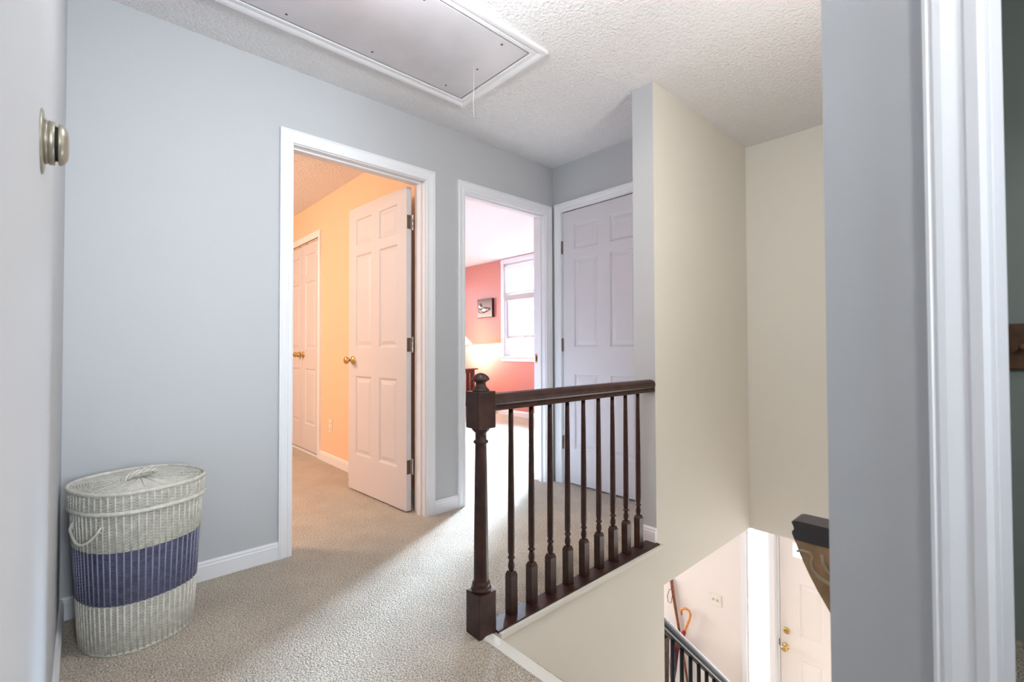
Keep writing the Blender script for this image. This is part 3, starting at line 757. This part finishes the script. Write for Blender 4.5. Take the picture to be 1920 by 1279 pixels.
ra = [bm.verts.new(p*(sc(0)-.025)+Vector((0, 0, .004))) for p in OUT]; rb = [bm.verts.new(p*(sc(.5)-.025)+Vector((0, 0, .49))) for p in OUT]
for i in range(n_): bm.faces.new((ra[i], ra[(i+1) % n_], rb[(i+1) % n_], rb[i]))
bm.faces.new(ra[::-1]); bm.faces.new(rb)
obj('basket_lining', bm, wicker_lining, hp)
# lid
LT = .5456
bm = bmesh.new()
for r in range(11):
    z = LT-.061+r*.0053
    wring(bm, z, .975, .0014, r % 2, .0023, .0025, 0)
wring(bm, LT-.068, .985, 0, 0, .0075, .0065, 0, 8)
wring(bm, LT-.004, .985, 0, 0, .0072, .0065, 0, 8)
for k in range(NS):
    i = k*SUB; tube(bm, [OUT[i]*.975+NRM[i]*.001+Vector((0, 0, LT-.066)), OUT[i]*.975+NRM[i]*.001+Vector((0, 0, LT-.004))], .0032, 6)
lid = obj('lid', bm, wicker, hp, fix=False)
bm = bmesh.new()
nr = 25
for r in range(nr):
    s = .965*(1-r/nr)
    if s < .06: continue
    wring(bm, LT-.008+.010*(1-s*s), s, 0.0008 if s > .3 else 0, r % 2, .0028, .0036*1.0, 0, 5)
for k in range(0, 20):
    i = k*SUB*3
    tube(bm, [OUT[i]*.05+Vector((0, 0, LT+.0035)), OUT[i]*.5+Vector((0, 0, LT+.001)), OUT[i]*.965+Vector((0, 0, LT-.007))], .0028, 6)
obj('lid_top', bm, wicker, lid, fix=False)
bm = bmesh.new()
ra = [bm.verts.new(p*.955+Vector((0, 0, LT-.064))) for p in OUT]; rb = [bm.verts.new(p*.955+Vector((0, 0, LT-.012))) for p in OUT]; rc = [bm.verts.new(p*.03+Vector((0, 0, LT-.003))) for p in OUT]
for u_, v_ in ((ra, rb), (rb, rc)):
    for i in range(n_): bm.faces.new((u_[i], u_[(i+1) % n_], v_[(i+1) % n_], v_[i]))
bm.faces.new(ra[::-1]); bm.faces.new(rc)
obj('lid_lining', bm, wicker_lining, lid)
bm = bmesh.new()   # braided loop handle on the lid
for ph in (0, 2*PI/3, 4*PI/3):
    pts = []
    for k in range(61):
        u = k/60; ang = PI*u
        c = Vector((-.056*math.cos(ang), 0, .034*math.sin(ang)))
        tw = ph+u*14
        c += Vector((math.cos(ang)*.0055*math.cos(tw)*-1, .0055*math.sin(tw), math.sin(ang)*.0055*math.cos(tw)))
        pts.append(Matrix.Rotation(.55, 4, 'Z') @ Matrix.Rotation(.75, 4, 'X') @ c+Vector((.0, .0, LT+.004)))
    tube(bm, pts, .0048, 7)
for k in range(5):
    a = random.uniform(0, 2*PI); p = Vector((math.cos(a)*.03, math.sin(a)*.03, LT+.012)); tube(bm, [p, p+Vector((random.uniform(-.02, .02), random.uniform(-.02, .02), .012))], .0012, 5)
obj('lid_handle', bm, wicker, lid)
def side_handle(deg0, deg1):
    bm = bmesh.new()
    def surf(deg, z, off):
        t = math.radians(deg); p = SE(t, sc(z)); return p+p.normalized()*off+Vector((0, 0, z))
    pts = [surf(deg0, .432, .001), surf(deg0, .436, .010)]
    for k in range(1, 16):
        u = k/16; pts.append(surf(deg0+(deg1-deg0)*u, .434-.050*math.sin(PI*u)**.8, .016+.010*math.sin(PI*u)))
    pts += [surf(deg1, .436, .010), surf(deg1, .432, .001)]
    tube(bm, pts, .0044, 8)
    for d in (deg0, deg1):
        c = surf(d, .430, .008)
        tube(bm, [c+Vector((0, 0, .012*math.sin(2*PI*q/12)))+SE(math.radians(d+90), 1).normalized()*.006*math.cos(2*PI*q/12) for q in range(12)], .0028, 6, closed=True)
    return obj('side_handle', bm, wicker, hp)
side_handle(177, 214); side_handle(-3, 34)

# ------------------------------------------------------------------ thermostat
th = thing('thermostat', 'round aged metal thermostat on the left wall', 'thermostat', (XL, -1.350, 1.3635))
RX = Matrix.Rotation(PI/2, 4, 'Y')
bm = bmesh.new(); lathe(bm, [(.053, 0), (.053, .0015), (.050, .003), (.041, .0042)], 40, RX); obj('wall_plate', bm, pewter, th)
bm = bmesh.new(); lathe(bm, [(.036, .004), (.036, .007), (.0345, .0076), (.0345, .0085), (.036, .0092), (.0355, .016), (.034, .0166), (.030, .0167)], 40, RX); obj('base_ring', bm, pewter, th)
bm = bmesh.new(); lathe(bm, [(.0285, .0165), (.0285, .0212)], 40, RX); obj('shadow_gap', bm, black_gap, th)
bm = bmesh.new(); lathe(bm, [(.031, .0205), (.0345, .0210), (.0345, .0235), (.032, .0275), (.0245, .0322), (.017, .0335), (.006, .0338)], 40, RX); obj('dial', bm, pewter, th)

# ------------------------------------------------------------------ attic hatch
at = thing('attic_hatch', 'white framed pull-down attic hatch set in the ceiling', 'attic hatch', (-1.83, -.64, H))
hx0, hx1, hy0, hy1 = -2.545+1.83, -1.146+1.83, -.905+.64, -.359+.64
def hframe(bm, prof):
    rows = []
    for (w_, d) in prof:
        rows.append([bm.verts.new((x, y, -d)) for x, y in ((hx0-w_, hy0-w_), (hx1+w_, hy0-w_), (hx1+w_, hy1+w_), (hx0-w_, hy1+w_))])
    n = len(prof)
    for i in range(n):
        p, q = rows[i], rows[(i+1) % n]
        for k in range(4): bm.faces.new((p[k], p[(k+1) % 4], q[(k+1) % 4], q[k]))
bm = bmesh.new(); hframe(bm, [(0, 0), (0, .011), (.004, .013), (.020, .013), (.022, .0105), (.026, .013), (.040, .0165), (.052, .0175), (.060, .0165), (.060, 0)])
obj('hatch_frame', bm, trim_paint, at)
obj('hatch_panel', B((hx0+.009, hx1-.009, hy0+.009, hy1-.009, -.011, -.0008)), hatch_paint, at)
obj('hatch_gap', B((hx0, hx1, hy0, hy1, -.0006, 0.0)), black_gap, at)
for (x, y) in ((-2.0795, -.405), (-1.703, -.4147), (-1.2884, -.8645), (-1.2530, -.6388), (-1.2887, -.4165), (-1.7, -.862), (-2.08, -.862)):
    bm = bmesh.new(); lathe(bm, [(.0055, -.0108), (.0055, -.012), (.002, -.0128)], 10); place_bm(bm, x+1.83, y+.64, 0); obj('screw', bm, bronze, at)
bm = bmesh.new(); cx, cy = -1.2776+1.83, -.6402+.64
tube(bm, [(cx, cy, -.011), (cx+.001, cy, -.10), (cx-.001, cy+.001, -.20), (cx+.002, cy, -.262)], .0016, 6)
lathe(bm, [(.0045, -.0108), (.0045, -.0135), (.002, -.015)], 10, Matrix.Translation((cx, cy, 0)))
obj('pull_cord', bm, cord_mat, at)

# ------------------------------------------------------------------ small wall fittings
ol = thing('wall_outlet', 'ivory wall outlet low on the orange wall', 'outlet', (OX, 1.715, .332))
bm = B((-.006, 0, -.036, .036, -.058, .058)); bevel_all(bm, .002); obj('cover_plate', bm, plastic, ol)
for z in (-.024, .024):
    bm = bmesh.new(); lathe(bm, [(.017, 0), (.017, .0015)], 20, Matrix.Translation((-.006, 0, z)) @ Matrix.Rotation(-PI/2, 4, 'Y')); so = obj('socket', bm, plastic, ol)
    obj('slot', B((-.0079, -.0075, -.008, -.005, z-.005, z+.005), (-.0079, -.0075, .005, .008, z-.005, z+.005)), black_gap, so)
sw = thing('light_switch', 'white double light switch plate on the foyer wall downstairs', 'light switch', (2.15, -.280, -1.580))
bm = B((-.006, 0, -.0625, .0625, -.0575, .0575)); bevel_all(bm, .002); obj('cover_plate', bm, plastic, sw)
for y in (-.023, .023):
    obj('toggle', B((-.014, -.006, y-.0035, y+.0035, -.010, .010)), steel, sw)

# walking stick and umbrella leaning on the foyer wall
ws = thing('walking_stick', 'russet wooden walking stick with a leather wrist loop leaning on the foyer wall', 'walking stick', (2.07, 0.0, Z0))
def wp(y, z, x=2.07): return Vector((x-2.07, y, z-Z0))
bm = bmesh.new(); tube(bm, [wp(.2035, -1.535, 2.128), wp(.1975, -1.565, 2.128), wp(.168, -1.758, 2.128), wp(.132, -1.945, 2.127), wp(.051, -2.39, 2.127), wp(-.005, -2.70, 2.12)], [.019, .0165, .0155, .014, .0125, .011], 12)
obj('shaft', bm, stick_wood, ws)
bm = bmesh.new(); tube(bm, [wp(.186, -1.63, 2.105), wp(.211, -1.647, 2.10), wp(.231, -1.725, 2.095), wp(.219, -1.778, 2.09), wp(.181, -1.775, 2.085), wp(.170, -1.70, 2.09)], .0035, 7)
obj('wrist_loop', bm, leather, ws)
um = thing('umbrella', 'closed red umbrella with honey-coloured crook handle leaning on the foyer wall', 'umbrella', (2.07, .12, Z0))
def up_(y, z, x=2.07): return Vector((x-2.07, y-.12, z-Z0))
ck = [(.0590, -1.852), (.0660, -1.815), (.0490, -1.780), (.0110, -1.764), (-.0270, -1.7725), (-.0430, -1.805), (-.0330, -1.859), (-.0090, -1.925), (.0155, -1.9865), (.0300, -2.022)]
bm = bmesh.new(); tube(bm, [up_(y, z, 2.085-(i*.001)) for i, (y, z) in enumerate(ck)], [.0125]*8+[.012, .012], 12)
obj('crook_handle', bm, crook_wood, um)
bm = bmesh.new(); tube(bm, [up_(.020, -1.998), up_(.033, -2.032), up_(.060, -2.087), up_(.090, -2.148), up_(.118, -2.205)], [.014, .024, .030, .034, .036], 12)
cn = obj('canopy', bm, red_fabric, um); cn['label'] = 'red upper folds of the closed canopy'
bm = bmesh.new(); tube(bm, [up_(.116, -2.203), up_(.135, -2.27), up_(.150, -2.40), up_(.160, -2.55), up_(.166, -2.66), up_(.168, -2.698)], [.0362, .042, .040, .030, .014, .005], 12)
cn = obj('canopy_hem', bm, maroon_fabric, um); cn['label'] = 'maroon lower folds of the closed canopy'
us = thing('umbrella_stand', 'tall mottled dark brown umbrella stand on the foyer floor', 'umbrella stand', (1.80, .158, Z0)); us.scale = (1, 1, 1.15)
bm = bmesh.new(); lathe(bm, [(.085, 0), (.090, .01), (.088, .05), (.092, .30), (.098, .58), (.104, .625), (.100, .63), (.090, .61), (.084, .30), (.08, .03)], 28); obj('stand_body', bm, stand_mat, us)
bm = bmesh.new(); tube(bm, [(.102*math.cos(2*PI*k/28), .102*math.sin(2*PI*k/28), .63) for k in range(28)], .006, 8, closed=True); obj('rim', bm, shelf_dark, us)

# ------------------------------------------------------------------ corbel shelf on the near stairwell wall
cs_ = thing('wall_shelf', 'small carved brown corbel shelf with dark top on the stairwell wall', 'wall shelf', (-1.54, -2.24, .50))
rl = lambda pts: [(y+2.24, z-.50) for y, z in pts]
bm = bmesh.new(); prism(bm, rl([(-2.24, .655), (-2.135, .655), (-2.1270, .653), (-2.1250, .650), (-2.1285, .642), (-2.1297, .637), (-2.1255, .6305), (-2.1260, .626), (-2.1303, .6151), (-2.24, .6151)]), 'x', -.060, .0)
obj('shelf_top', bm, shelf_dark, cs_)
bm = bmesh.new(); prism(bm, rl([(-2.24, .6149), (-2.1303, .6149), (-2.1403, .587), (-2.156, .5526), (-2.1716, .523), (-2.1868, .4978), (-2.24, .41)]), 'x', -.060, .0)
scroll_mat = mat('highlight_tan_carving', (.40, .31, .21), .5)  # highlights on the carving put into this lighter tan colour
cb = obj('bracket', bm, shelf_brown, cs_)
scr = [(-2.1340, .5925), (-2.1440, .5975), (-2.1560, .5970), (-2.1630, .5895), (-2.1600, .5780), (-2.1630, .5640), (-2.1740, .5530), (-2.1900, .5465), (-2.21, .545)]
for s in (-1,):
    bm = bmesh.new(); tube(bm, [(s*.0605, y+2.24, z-.50) for y, z in scr], [.0022, .003, .003, .003, .0032, .0036, .004, .0045, .0045], 8)
    tube(bm, [(s*.0605, y+2.24, z-.50) for y, z in ((-2.18, .60), (-2.181, .585), (-2.187, .572), (-2.20, .56))], .0035, 8)
    so_ = obj('carved_scroll', bm, scroll_mat, cb)
# wooden board in the side room
bd = thing('wooden_board', 'brown wooden wall board just visible past the near white casing', 'wall board', (-.30, -2.64, 1.016))
bm = B((-.022, 0, -.28, .28, -.079, .079)); bevel_all(bm, .006); obj('board', bm, board_wood, bd)
for y in (-.18, 0, .18):
    bm = bmesh.new(); lathe(bm, [(.008, 0), (.007, .03), (.011, .045), (.008, .055)], 12, Matrix.Translation((-.022, y, 0)) @ Matrix.Rotation(-PI/2, 4, 'Y')); obj('peg', bm, board_wood, bd)
